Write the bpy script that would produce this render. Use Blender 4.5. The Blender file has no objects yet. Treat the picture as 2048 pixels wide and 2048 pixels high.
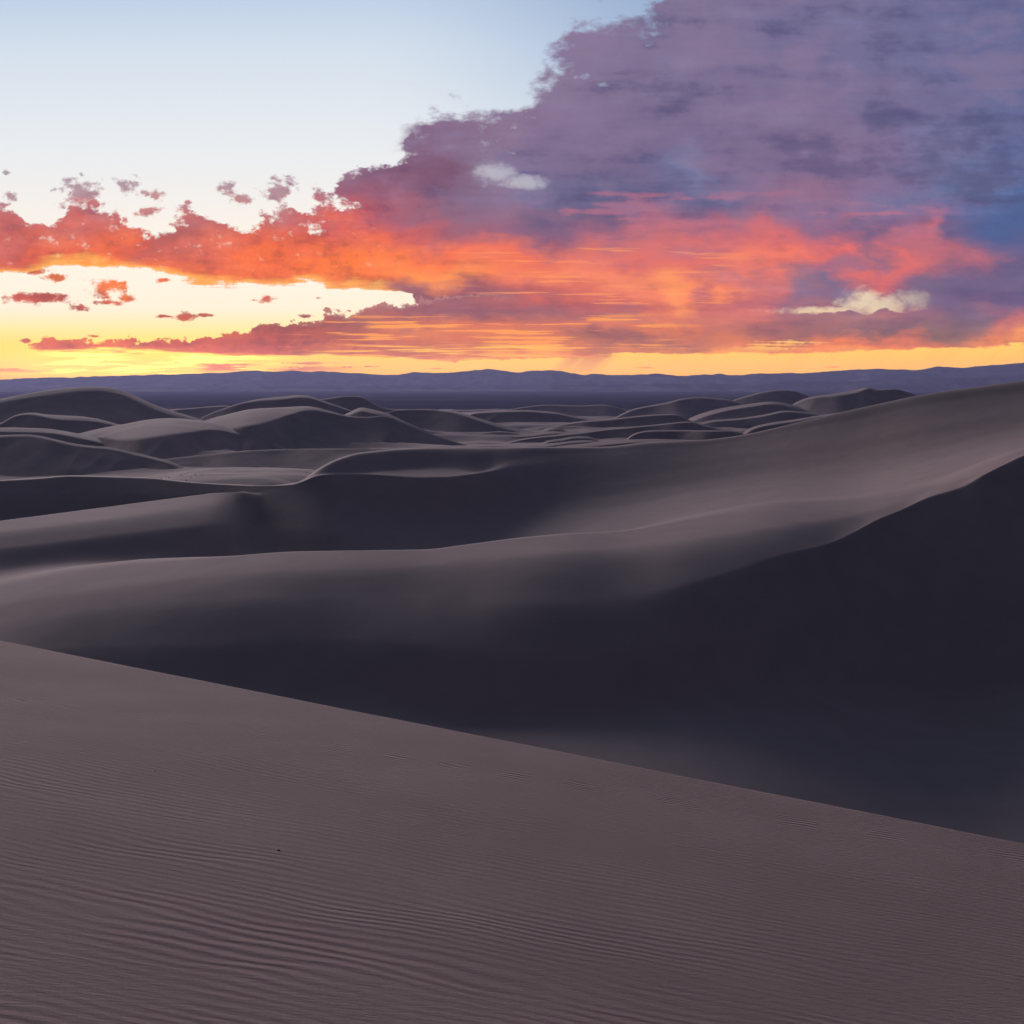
import bpy, math, random
import numpy as np

random.seed(7)
rng = np.random.default_rng(11)
scene = bpy.context.scene
R = math.radians

# ------------------------------------------------------------------ camera
F = 1991.0            # focal length in pixels of a 2048 px wide frame (35 mm on a 36 mm sensor)
CU, HV = 1024.0, 768.0   # column straight ahead, row of eye level
CAMZ = 200.0          # metres above the valley floor
cam_d = bpy.data.cameras.new("camera")
cam = bpy.data.objects.new("camera", cam_d)
scene.collection.objects.link(cam)
cam.location = (0, 0, CAMZ)
cam.rotation_euler = (R(90), 0, 0)
cam_d.sensor_width = 36.0
cam_d.lens = 36.0 * F / 2048.0
cam_d.shift_y = -(1024.0 - HV) / 2048.0
cam_d.clip_start = 0.2
cam_d.clip_end = 200000.0
scene.camera = cam

# ------------------------------------------------------------------ light and exposure
SUN_EL, SUN_AZ = 10.0, -24.0      # degrees; azimuth from straight ahead, negative = left
sun_d = bpy.data.lights.new("sun", 'SUN')
sun_d.energy = 3.2
sun_d.angle = R(32)
sun_d.color = (1.0, 0.81, 0.84)
sun = bpy.data.objects.new("sun", sun_d)
scene.collection.objects.link(sun)
sun.rotation_euler = (R(90 - SUN_EL), 0, R(180 - SUN_AZ))
sun.location = (-60, 100, 260)

scene.view_settings.view_transform = 'Standard'
scene.view_settings.look = 'None'
scene.view_settings.exposure = 0.0
scene.view_settings.gamma = 1.0
scene.view_settings.use_curve_mapping = False
scene.render.engine = 'CYCLES'
cy = scene.cycles
cy.max_bounces = 4
cy.diffuse_bounces = 1
cy.adaptive_threshold = 0.025
cy.volume_bounces = 1
cy.use_denoising = True
try:
    cy.denoiser = 'OPENIMAGEDENOISE'
except Exception:
    pass
cy.sample_clamp_indirect = 3.0


# ------------------------------------------------------------------ node expression helper
def lin(c):
    return tuple(((x / 255.0) / 12.92 if x / 255.0 <= 0.04045 else ((x / 255.0 + 0.055) / 1.055) ** 2.4) for x in c)


class X:
    """A socket with arithmetic."""
    T = None

    def __init__(self, s):
        self.s = s

    def _m(op, a, b=None, c=None, clamp=False):
        n = X.T.nodes.new('ShaderNodeMath')
        n.operation = op
        n.use_clamp = clamp
        for i, v in enumerate((a, b, c)):
            if v is None:
                continue
            if isinstance(v, X):
                X.T.links.new(v.s, n.inputs[i])
            else:
                n.inputs[i].default_value = v
        return X(n.outputs[0])

    def __add__(a, b): return X._m('ADD', a, b)
    __radd__ = __add__
    def __sub__(a, b): return X._m('SUBTRACT', a, b)
    def __rsub__(a, b): return X._m('SUBTRACT', b, a)
    def __mul__(a, b): return X._m('MULTIPLY', a, b)
    __rmul__ = __mul__
    def __truediv__(a, b): return X._m('DIVIDE', a, b)
    def __rtruediv__(a, b): return X._m('DIVIDE', b, a)
    def mx(a, b): return X._m('MAXIMUM', a, b)
    def mn(a, b): return X._m('MINIMUM', a, b)
    def clamp(a): return X._m('ADD', a, 0.0, clamp=True)


def sstep(x, lo, hi, o0=0.0, o1=1.0, kind='SMOOTHSTEP'):
    n = X.T.nodes.new('ShaderNodeMapRange')
    n.interpolation_type = kind
    X.T.links.new(x.s, n.inputs['Value'])
    for k, v in (('From Min', lo), ('From Max', hi), ('To Min', o0), ('To Max', o1)):
        n.inputs[k].default_value = v
    return X(n.outputs['Result'])


def mixc(f, a, b, mode='MIX'):
    n = X.T.nodes.new('ShaderNodeMix')
    n.data_type = 'RGBA'
    n.blend_type = mode
    n.clamp_factor = True
    ins = [s for s in n.inputs if s.type == 'RGBA']
    fac = n.inputs[0]
    if isinstance(f, X):
        X.T.links.new(f.s, fac)
    else:
        fac.default_value = f
    for s, v in zip(ins, (a, b)):
        if isinstance(v, X):
            X.T.links.new(v.s, s)
        else:
            s.default_value = (*v, 1.0)
    return X([o for o in n.outputs if o.type == 'RGBA'][0])


def vec(x, y, z=0.0):
    n = X.T.nodes.new('ShaderNodeCombineXYZ')
    for i, v in enumerate((x, y, z)):
        if isinstance(v, X):
            X.T.links.new(v.s, n.inputs[i])
        else:
            n.inputs[i].default_value = v
    return X(n.outputs[0])


def noise(v, scale=1.0, detail=4.0, rough=0.5, dim='3D', out='Fac', dist=0.0, lac=2.0):
    n = X.T.nodes.new('ShaderNodeTexNoise')
    n.noise_dimensions = dim
    n.normalize = True
    X.T.links.new(v.s, n.inputs['Vector'])
    n.inputs['Scale'].default_value = scale
    n.inputs['Detail'].default_value = detail
    n.inputs['Roughness'].default_value = rough
    n.inputs['Lacunarity'].default_value = lac
    n.inputs['Distortion'].default_value = dist
    return X(n.outputs[0] if out == 'Fac' else n.outputs['Color'])


def sep(v):
    n = X.T.nodes.new('ShaderNodeSeparateXYZ')
    X.T.links.new(v.s, n.inputs[0])
    return X(n.outputs[0]), X(n.outputs[1]), X(n.outputs[2])


def ramp(x, stops, interp='LINEAR'):
    """stops: (pos 0..1, sRGB 0..255)"""
    n = X.T.nodes.new('ShaderNodeValToRGB')
    n.color_ramp.interpolation = interp
    e = n.color_ramp.elements
    while len(e) > 1:
        e.remove(e[-1])
    for i, (p, c) in enumerate(stops):
        el = e[0] if i == 0 else e.new(p)
        el.position = p
        el.color = (*lin(c), 1.0)
    X.T.links.new(x.s, n.inputs[0])
    return X(n.outputs['Color'])


def curve(x, pts, x0, x1, y0, y1):
    """A float curve through pts (x, y)."""
    t = sstep(x, x0, x1, 0.0, 1.0, 'LINEAR')
    n = X.T.nodes.new('ShaderNodeFloatCurve')
    c = n.mapping.curves[0]
    P = [((a - x0) / (x1 - x0), (b - y0) / (y1 - y0)) for a, b in pts]
    while len(c.points) < len(P):
        c.points.new(0.5, 0.5)
    for q, (a, b) in zip(c.points, P):
        q.location = (a, b)
        q.handle_type = 'AUTO_CLAMPED'
    n.mapping.update()
    X.T.links.new(t.s, n.inputs['Value'])
    return X(n.outputs[0]) * (y1 - y0) + y0


# ------------------------------------------------------------------ world: dusk sky with sunset clouds
world = bpy.data.worlds.new("World")
scene.world = world
world.use_nodes = True
nt = world.node_tree
nt.nodes.clear()
X.T = nt
try:
    world.cycles.sampling_method = 'MANUAL'
    world.cycles.sample_map_resolution = 512
except Exception:
    pass


def build_sky():
    tc = nt.nodes.new('ShaderNodeTexCoord')
    D = X(tc.outputs['Generated'])
    dx, dy, dz = sep(D)
    yy = dy.mx(0.35)
    U = dx / yy * F + CU
    V = HV - dz / yy * F
    V = V.mx(-1400.0)
    # ---- clear sky: an atmosphere model for the whole dome, the sunset glow on top of it
    sk = nt.nodes.new('ShaderNodeTexSky')
    sk.sky_type = 'NISHITA'
    sk.sun_disc = False
    sk.sun_elevation = R(SUN_EL)
    sk.sun_rotation = R(SUN_AZ)
    sk.altitude = 2400.0
    sk.air_density = 1.0
    sk.dust_density = 2.0
    nish = mixc(1.0, X(sk.outputs[0]), (0.012, 0.012, 0.015), 'MULTIPLY')
    vr = lambda v: (v + 200.0) / 1000.0
    vn = sstep(V, -200.0, 800.0, 0.0, 1.0, 'LINEAR')
    left = ramp(vn, [(vr(-150), (160, 188, 222)), (vr(100), (214, 226, 238)), (vr(280), (236, 240, 242)), (vr(360), (244, 243, 240)), (vr(430), (251, 245, 235)), (vr(490), (255, 247, 230)),
                     (vr(560), (255, 247, 226)), (vr(620), (255, 245, 214)), (vr(660), (255, 241, 188)), (vr(690), (255, 230, 140)),
                     (vr(718), (255, 216, 96)), (vr(742), (255, 206, 72)), (vr(775), (250, 180, 60))])
    right = ramp(vn, [(vr(-150), (120, 145, 190)), (vr(150), (170, 192, 220)), (vr(345), (214, 226, 236)), (vr(560), (238, 226, 196)), (vr(640), (246, 224, 175)),
                      (vr(690), (255, 214, 124)), (vr(715), (255, 208, 106)), (vr(742), (255, 200, 86)), (vr(775), (245, 175, 80))])
    clear = mixc(sstep(U, 700, 1500), left, right)
    # ---- warps
    wv = vec(U * (1 / 150.0), V * (1 / 70.0))
    wx = noise(wv, 1.0, 4.0, 0.55, '2D')
    wy = noise(vec(U * (1 / 150.0) + 31.0, V * (1 / 70.0) + 7.0), 1.0, 4.0, 0.55, '2D')
    Uw = U + (wx - 0.5) * 330.0
    Vw = V + (wy - 0.5) * 120.0
    # ---- cloud colours, a grid of rows
    rows = [
     (120, [(0, 160, 148, 170), (600, 145, 132, 160), (1000, 136, 116, 146), (1400, 122, 108, 144), (2048, 98, 102, 148)]),
     (250, [(0, 150, 130, 150), (600, 150, 122, 142), (800, 130, 104, 134), (1000, 134, 108, 138), (1300, 118, 102, 138), (1700, 124, 104, 140), (2048, 96, 102, 148)]),
     (345, [(0, 150, 120, 135), (450, 160, 125, 138), (600, 152, 112, 130), (700, 142, 98, 122), (760, 126, 86, 112), (900, 124, 80, 104), (1000, 136, 118, 146), (1060, 126, 110, 146), (1200, 112, 96, 132), (1350, 104, 100, 142), (1410, 114, 118, 156), (1480, 114, 98, 136), (1650, 128, 102, 138), (1800, 124, 106, 144), (1950, 104, 108, 152), (2048, 90, 104, 154)]),
     (390, [(0, 165, 115, 125), (450, 170, 118, 128), (600, 170, 105, 118), (700, 150, 88, 108), (800, 152, 90, 108), (900, 128, 98, 124), (1000, 126, 114, 148), (1100, 106, 98, 136), (1200, 108, 102, 140), (1300, 84, 84, 126), (1400, 98, 90, 132), (1500, 124, 97, 134), (1600, 144, 102, 132), (1700, 130, 104, 143), (1800, 115, 108, 150), (1900, 90, 104, 150), (2048, 74, 99, 150)]),
     (430, [(0, 190, 105, 98), (150, 212, 104, 88), (250, 205, 100, 86), (400, 182, 100, 96), (550, 190, 100, 92), (650, 196, 95, 88), (720, 200, 88, 86), (800, 166, 92, 106), (900, 142, 98, 120), (1000, 138, 98, 124), (1100, 120, 94, 126), (1230, 84, 80, 120), (1330, 120, 82, 116), (1380, 172, 92, 112), (1450, 150, 98, 124), (1550, 142, 104, 134), (1650, 136, 104, 140), (1750, 130, 105, 145), (1850, 122, 104, 145), (1930, 84, 94, 145), (2048, 68, 94, 146)]),
     (470, [(0, 195, 96, 84), (80, 186, 88, 76), (150, 224, 102, 68), (230, 208, 94, 74), (300, 172, 88, 82), (400, 212, 100, 74), (500, 224, 100, 68), (600, 222, 96, 64), (700, 232, 102, 68), (800, 210, 94, 80), (900, 172, 90, 98), (1000, 156, 94, 114), (1100, 134, 90, 116), (1200, 168, 95, 112), (1300, 192, 104, 112), (1400, 172, 94, 110), (1480, 206, 100, 104), (1560, 220, 100, 98), (1650, 184, 98, 114), (1720, 112, 88, 126), (1800, 152, 94, 122), (1870, 198, 104, 118), (1930, 118, 94, 132), (2048, 74, 90, 142)]),
     (510, [(0, 210, 90, 60), (100, 220, 90, 52), (180, 240, 110, 52), (260, 232, 94, 42), (330, 206, 90, 60), (420, 226, 100, 58), (520, 240, 104, 44), (620, 240, 105, 38), (720, 250, 116, 38), (800, 252, 120, 46), (900, 246, 106, 58), (1000, 240, 106, 70), (1100, 234, 110, 78), (1200, 228, 108, 86), (1300, 230, 104, 86), (1400, 230, 104, 90), (1500, 245, 115, 84), (1560, 250, 116, 84), (1650, 230, 100, 92), (1700, 150, 94, 116), (1780, 226, 104, 92), (1850, 194, 98, 104), (1910, 172, 94, 110), (1980, 104, 90, 132), (2048, 90, 90, 136)]),
     (550, [(0, 232, 105, 38), (150, 250, 132, 34), (300, 250, 120, 34), (420, 244, 110, 38), (520, 240, 104, 34), (620, 246, 112, 34), (720, 252, 120, 34), (800, 253, 126, 44), (880, 253, 142, 54), (980, 248, 124, 68), (1080, 244, 120, 74), (1180, 248, 124, 78), (1280, 250, 132, 78), (1340, 254, 142, 74), (1400, 238, 114, 82), (1480, 202, 108, 104), (1540, 228, 108, 88), (1600, 152, 104, 120), (1660, 124, 104, 136), (1740, 220, 100, 92), (1800, 214, 98, 98), (1860, 142, 90, 112), (1950, 104, 85, 122), (2048, 94, 85, 126)]),
     (590, [(0, 220, 95, 52), (100, 198, 84, 48), (200, 236, 112, 50), (600, 206, 98, 62), (830, 158, 92, 88), (900, 152, 84, 86), (1000, 178, 88, 80), (1100, 206, 94, 72), (1200, 220, 100, 74), (1300, 240, 116, 74), (1350, 255, 142, 68), (1400, 253, 132, 68), (1450, 204, 100, 92), (1520, 182, 98, 104), (1600, 130, 94, 122), (1700, 124, 94, 122), (1800, 120, 94, 122), (1900, 110, 90, 122), (2048, 100, 85, 122)]),
     (625, [(0, 190, 84, 44), (300, 186, 80, 44), (650, 160, 94, 82), (750, 168, 94, 80), (850, 148, 84, 86), (950, 140, 82, 86), (1050, 152, 88, 88), (1150, 162, 88, 88), (1250, 184, 94, 86), (1320, 226, 110, 74), (1380, 255, 142, 68), (1430, 214, 104, 86), (1500, 218, 108, 92), (1560, 168, 98, 104), (1650, 166, 106, 110), (1750, 172, 108, 110), (1820, 160, 98, 110), (1900, 120, 90, 116), (2048, 105, 89, 126)]),
     (660, [(0, 220, 100, 25), (300, 205, 84, 28), (480, 182, 82, 40), (600, 176, 82, 50), (700, 166, 84, 64), (800, 204, 100, 68), (900, 210, 108, 68), (1000, 220, 110, 68), (1100, 210, 104, 74), (1200, 214, 108, 74), (1300, 224, 114, 76), (1400, 204, 104, 86), (1500, 194, 104, 92), (1560, 168, 94, 100), (1650, 140, 88, 106), (1720, 120, 84, 110), (1780, 120, 84, 112), (1850, 132, 94, 112), (1950, 152, 98, 114), (2030, 202, 104, 98), (2048, 198, 104, 104)]),
     (690, [(0, 225, 104, 22), (150, 220, 98, 20), (300, 210, 86, 22), (450, 190, 80, 34), (600, 180, 80, 40), (700, 180, 84, 48), (800, 194, 98, 68), (900, 206, 104, 68), (1000, 216, 110, 68), (1100, 230, 120, 68), (1170, 194, 104, 80), (1250, 158, 88, 94), (1350, 168, 94, 92), (1430, 194, 104, 86), (1500, 220, 114, 72), (1600, 236, 120, 74), (1700, 245, 120, 74), (1800, 234, 114, 80), (1900, 210, 108, 92), (2000, 244, 130, 80), (2048, 248, 146, 80)]),
     (712, [(0, 236, 116, 24), (300, 230, 106, 22), (450, 226, 100, 24), (700, 206, 104, 44), (900, 224, 124, 60), (1100, 244, 150, 60), (1200, 204, 118, 76), (1300, 218, 118, 72), (1500, 250, 158, 70), (1700, 250, 146, 74), (2048, 252, 172, 80)]),
    ]
    def soft(q):
        # cloud droplets scatter white: soften the purest tones a little
        k = 0.02 + 0.08 * min(max((q[0] - 700) / 500.0, 0), 1)
        l = 0.35 * q[1] + 0.5 * q[2] + 0.15 * q[3]
        return tuple(min(255, c * (1 - k) + (l + 14) * k + 3) for c in q[1:])
    un = sstep(Uw, -100, 2148, 0.0, 1.0, 'LINEAR')
    cc = None
    pv = None
    for v, st in rows:
        rc = ramp(un, [((q[0] + 100) / 2248.0, soft(q)) for q in st])
        if cc is None:
            cc = rc
        else:
            cc = mixc(sstep(Vw, pv, v, 0, 1, 'LINEAR'), cc, rc)
        pv = v
    # ---- fine cloud structure (each field about -1..1)
    def fld(su, sv, off, det, rough, shear=0.0):
        uu = U if shear == 0 else U + V * shear
        return (noise(vec(uu * (1.0 / su) + off, V * (1.0 / sv) + off * 0.37), 1.0, det, rough, '2D') - 0.5) * 5.5
    puff = fld(100.0, 66.0, 0.7, 7.0, 0.62)                # cumulus billows
    fluff = fld(30.0, 20.0, 13.0, 5.0, 0.66)
    flat = fld(240.0, 27.0, 5.1, 5.0, 0.58)                # layered streaks
    stv = fld(230.0, 9.0, 33.0, 3.0, 0.55)
    leftw = sstep(U, 650, 1000, 1.0, 0.0)
    # billows: lighter and darker places within the cloud
    rel = puff * (leftw * 0.46 + 0.24) + flat * (0.22 + sstep(V, 480, 620) * 0.18) + fluff * (leftw * 0.18 + 0.03)
    bright = mixc(1.0, cc, (1.16, 1.36, 1.36), 'MULTIPLY')
    dark = mixc(1.0, cc, (0.68, 0.64, 0.82), 'MULTIPLY')
    cc = mixc(sstep(rel, 0.0, 0.75) * 0.75, cc, bright)
    cc = mixc(sstep(rel, 0.0, -0.75) * 0.85, cc, dark)
    # rosy streaks under the grey upper layers
    rz = sstep(V, 350, 400) * sstep(V, 520, 440) * sstep(U, 980, 1150) * sstep(U, 1960, 1800)
    cc = mixc(sstep(flat * 0.8 + puff * 0.35, 0.15, 0.9) * rz * 0.5, cc, lin((206, 112, 122)))
    # heavy grey layers and paler mauve ones high to the right
    big = fld(420.0, 150.0, 61.0, 5.0, 0.62)
    hz = sstep(V, 470, 400) * sstep(U, 820, 1040)
    lay = big * 0.85 + flat * 0.18 + puff * 0.35
    cc = mixc(sstep(lay, 0.0, 0.9) * hz * 0.45, cc, lin((142, 120, 150)))
    cc = mixc(sstep(lay, 0.0, -0.9) * hz * 0.5, cc, lin((74, 74, 112)))
    # ---- mask A: the great cloud bank
    topA = curve(U, [(-400, 380), (0, 412), (30, 412), (58, 448), (100, 440), (140, 404), (185, 388), (205, 418), (232, 416), (252, 458), (290, 462), (340, 456), (390, 434), (440, 436), (462, 456), (520, 442), (600, 440), (640, 432), (690, 424), (720, 400), (750, 345), (790, 308), (850, 262), (920, 236), (980, 238), (1030, 215), (1100, 130), (1250, 20), (1400, -100), (2500, -160)], -400, 2500, -200, 800)
    botA = curve(U, [(-400, 540), (0, 548), (50, 546), (100, 532), (160, 528), (230, 530), (300, 537), (400, 566), (500, 572), (560, 579), (620, 566), (660, 576), (740, 576), (800, 580), (812, 584), (830, 598), (845, 650), (856, 716), (900, 719), (1000, 719), (1150, 716), (1300, 713), (1400, 711), (1460, 703), (1600, 704), (1750, 704), (1850, 699), (2048, 690), (2500, 680)], -400, 2500, 0, 800)
    dT = V - topA + puff * 30.0 + fluff * 9.0
    dB = botA - V + flat * 9.0 + fluff * 3.5
    # high to the right the bank thins out into torn veils
    veil = sstep(dT + big * 100.0 + puff * 30.0 + fluff * 10.0, -50.0, 60.0)
    mA = mixc(sstep(U, 760, 860), sstep(dT, -7.0, 11.0), veil)
    mA = mA * sstep(dB, -3.0, 3.0)
    # thin places at the left where the light sky shows through
    thin = sstep(puff * 0.30 - fluff * 0.60, 0.30, 1.15) * sstep(U, 900, 560) * sstep(V, 585, 520)
    mA = mA * (1.0 - thin * 0.5)
    # the upper purple arm with its white gap
    arm_lo = curve(U, [(560, 350), (618, 378), (660, 396), (720, 420), (790, 436), (860, 440), (1000, 440), (2500, 440)], 560, 2500, 0, 800)
    arm_hi = curve(U, [(560, 420), (618, 370), (640, 372), (660, 382), (682, 356), (720, 345), (760, 330), (860, 296), (920, 290), (1000, 300), (1040, 430), (2500, 440)], 560, 2500, 0, 800)
    pn = puff * 16.0 + fluff * 9.0
    mP = sstep(V - arm_hi + pn, -5.0, 9.0) * sstep(arm_lo - V + pn, -5.0, 10.0) * sstep(U + pn, 606, 640)
    m = mA.mx(mP)

    def ell(cx, cy_, rx, ry, shear=0.0):
        n = nt.nodes.new('ShaderNodeVectorMath')
        n.operation = 'MULTIPLY_ADD'
        nt.links.new(UV.s, n.inputs[0])
        n.inputs[1].default_value = (1.0 / rx, 1.0 / ry, 0)
        n.inputs[2].default_value = (-cx / rx, -cy_ / ry, 0)
        d = nt.nodes.new('ShaderNodeVectorMath')
        d.operation = 'DOT_PRODUCT'
        nt.links.new(n.outputs[0], d.inputs[0])
        nt.links.new(n.outputs[0], d.inputs[1])
        return X(d.outputs['Value'])
    UV = vec(U, V)
    ge = ell(1042, 366, 50, 11).mn(ell(984, 348, 34, 20))
    gap = sstep(ge + puff * 1.1 + fluff * 0.6 + flat * 0.3, 2.4, -0.6)
    m = m * (1.0 - gap * 0.42 * sstep(U, 1100, 1250, 1.0, 0.35))
    # ---- mask B: low bank
    topB = curve(U, [(40, 700), (70, 686), (100, 676), (200, 682), (270, 679), (330, 683), (400, 677), (440, 671), (480, 667), (505, 656), (530, 648), (560, 648), (600, 643), (640, 640), (655, 624), (675, 622), (692, 628), (720, 621), (750, 612), (800, 607), (830, 600), (860, 594), (1000, 590)], 40, 1000, 500, 800)
    botB = curve(U, [(40, 700), (90, 705), (200, 702), (350, 706), (450, 710), (560, 713), (700, 716), (850, 719), (1000, 719)], 40, 1000, 500, 800)
    dTB = V - topB + fluff * 8.0 + puff * 5.0
    dBB = botB - V + flat * 7.0
    mB = sstep(dTB, -1.5, 3.0) * sstep(dBB, -2.0, 2.5) * sstep(U + fluff * 20.0, 40, 80)
    mB = mB * sstep(U, 1060, 960)
    m = m.mx(mB)
    # ---- small separate clouds
    small = [(254, 368, 26, 15), (287, 384, 15, 9), (317, 390, 15, 12), (25, 393, 16, 10), (160, 384, 36, 26), (453, 375, 20, 13), (482, 399, 22, 11), (558, 381, 34, 22), (570, 424, 14, 22),
             (297, 424, 28, 11), (359, 417, 13, 7), (250, 440, 9, 8), (14, 346, 10, 6),
             (74, 597, 72, 11), (212, 576, 34, 20), (226, 570, 24, 16), (250, 597, 19, 8), (215, 605, 28, 5), (163, 617, 16, 6), (109, 556, 22, 8), (62, 539, 34, 8),
             (370, 633, 24, 9), (410, 630, 20, 4), (331, 633, 20, 3), (533, 599, 20, 8), (505, 600, 14, 3), (612, 632, 17, 4), (326, 560, 14, 5), (638, 596, 7, 2),
             (52, 683, 11, 4), (190, 672, 16, 3), (1290, 735, 30, 1.8), (865, 737, 14, 1.6), (1660, 734, 20, 1.5), (690, 734, 24, 1.8), (740, 733, 12, 1.4)]
    dmin = None
    for c4 in small:
        d = ell(*c4)
        dmin = d if dmin is None else dmin.mn(d)
    ds = X._m('SQRT', dmin) + fluff * 0.62 + puff * 0.22
    ms = sstep(ds, 1.2, 0.35)
    ms = ms * sstep(V, 380, 470, 0.85, 1.0)
    m = m.mx(ms)
    # ---- low thin sheets of orange near the horizon, left
    sh = sstep(flat * 0.6 + stv * 0.5 + fluff * 0.2, -0.25, 0.2)
    lowz = sstep(V, 716, 722) * sstep(V, 748, 738)
    msh = sh * lowz * (sstep(U, 380, 430) * sstep(U, 760, 580) + sstep(V, 732, 737) * sstep(U, 160, 90)) * 0.9
    m = m.mx(msh)
    # ---- window of light in the right-hand bank
    win = ell(1650, 622, 96, 8).mn(ell(1722, 606, 42, 26)).mn(ell(1765, 612, 70, 18)).mn(ell(1830, 604, 34, 22))
    win_lo = curve(U, [(1540, 632), (1580, 631), (1650, 626), (1700, 622), (1740, 628), (1768, 619), (1800, 626), (1860, 618)], 1540, 1860, 500, 800)
    mw = sstep(win + puff * 0.7 + fluff * 0.5, 2.0, -0.1) * sstep(win_lo - V + fluff * 3.5, -1.0, 2.0)
    mw = mw * sstep(U, 1880, 1740, 0.25, 1.0)
    m = m * (1.0 - mw * 0.78)
    # ---- undersides near the gap catch the sun from below
    glow = sstep(dB, 20.0, -2.0) * mA * sstep(U, 815, 770)
    cc = mixc(glow * 0.85, cc, (1.05, 0.52, 0.07))
    rimB = sstep(dBB, 7.0, 0.0) * mB
    cc = mixc(rimB * 0.4, cc, lin((255, 190, 60)))
    topBr = sstep(dTB, 10.0, 1.0) * mB * sstep(U, 560, 680)
    cc = mixc(topBr * 0.35, cc, lin((214, 170, 150)))
    # ---- lit streaks through the layered part
    zone = sstep(V, 622, 640) * sstep(V, 724, 706) * sstep(U, 520, 720) * sstep(U, 1460, 1240)
    cc = mixc(sstep(stv + flat * 0.3, 0.25, 0.75) * zone * 0.85, cc, lin((255, 164, 60)))
    zone2 = sstep(V, 470, 500) * sstep(V, 622, 606) * sstep(U, 840, 1050) * sstep(U, 1560, 1380)
    cc = mixc(sstep(stv + flat * 0.4, 0.45, 0.95) * zone2 * 0.55, cc, lin((255, 158, 84)))
    zone3 = sstep(V, 686, 696) * sstep(V, 718, 708) * sstep(U, 600, 760) * sstep(U, 1180, 1060)
    cc = mixc(sstep(stv, -0.1, 0.3) * zone3 * 0.9, cc, lin((255, 196, 74)))
    zone4 = sstep(V, 674, 684) * sstep(V, 706, 694) * sstep(U, 1440, 1540) * sstep(U, 1700, 1580)
    cc = mixc(sstep(stv + fluff * 0.4, 0.1, 0.5) * zone4 * 0.8, cc, lin((255, 205, 130)))
    # ---- rain veils under the bank
    vs = (noise(vec((U + (V - 715.0) * 1.1) * (1 / 34.0), V * (1 / 160.0)), 1.0, 3.0, 0.5, '2D') - 0.5) * 4.5
    vq = (U + (V - 715.0) * 0.9 - 1178.0) * (1 / 50.0)
    virga = sstep(V, 764, 706) * sstep(V, 640, 690) * (sstep(vq * vq, 1.6, 0.0) * sstep(vs, -1.8, 0.4) * 0.8
                                  + sstep(U, 1200, 1400) * sstep(vs, -0.4, 1.0) * 0.10)
    clear = mixc(virga, clear, lin((212, 128, 84)))
    halo = sstep(ell(250, 722, 420, 56), 1.0, 0.0)
    clear = mixc(halo * 0.75, clear, (1.25, 0.98, 0.26))
    # ---- bright cirrus streaks above the set sun
    cs = fld(110.0, 9.0, 51.0, 4.0, 0.62, 1.2)
    cz = sstep(U, 40, 160) * sstep(U, 600, 420) * sstep(V, 700, 712) * sstep(V, 752, 742)
    clear = mixc(sstep(cs, -0.15, 0.4) * cz * 0.9, clear, (1.7, 1.5, 0.85))
    # sky colour brightened and warmed towards the horizon, offsetting the haze's dimming and blue
    sky = mixc(m, clear, cc)
    tau = (21.5 / (HV - V).mx(30.0)).mn(0.52) * sstep(V, 300, 560)
    gr = X._m('EXPONENT', tau * HB[0])
    gg = X._m('EXPONENT', tau * HB[1])
    gb = X._m('EXPONENT', tau * sstep(V, 610, 690, 0.4, HB[2]))
    sky = mixc(1.0, sky, vec(gr, gg, gb), 'MULTIPLY')
    # ---- overhead and behind the camera: the dim blue dusk, a few grey clouds
    bc = noise(vec(dx * 3.0, dy * 3.0, dz * 7.0), 1.0, 3.0, 0.55)
    dusk = mixc(sstep(dz, 0.0, 0.55), DUSK_LOW, DUSK_TOP)
    dusk = mixc(sstep(bc, 0.45, 0.65) * 0.6, dusk, tuple(x * 1.3 for x in DUSK_LOW))
    dusk = mixc(1.0, dusk, nish, 'ADD')
    away = sstep(dz, 0.40, 0.75).mx(sstep(dy, 0.72, 0.05)).mx(sstep(dz, -0.02, -0.06))
    b1 = nt.nodes.new('ShaderNodeBackground')
    nt.links.new(sky.s, b1.inputs['Color'])
    b2 = nt.nodes.new('ShaderNodeBackground')
    nt.links.new(dusk.s, b2.inputs['Color'])
    mx = nt.nodes.new('ShaderNodeMixShader')
    nt.links.new(away.s, mx.inputs[0])
    nt.links.new(b1.outputs[0], mx.inputs[1])
    nt.links.new(b2.outputs[0], mx.inputs[2])
    out = nt.nodes.new('ShaderNodeOutputWorld')
    nt.links.new(mx.outputs[0], out.inputs['Surface'])


HB = (1.0, 0.55, -3.0)
DUSK_LOW = (0.025, 0.021, 0.026)
DUSK_TOP = (0.043, 0.045, 0.074)
build_sky()


# ------------------------------------------------------------------ helpers for terrain
def P3(u, v, Y):
    return np.array([(u - CU) / F * Y, Y, CAMZ - (v - HV) / F * Y])


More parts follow.
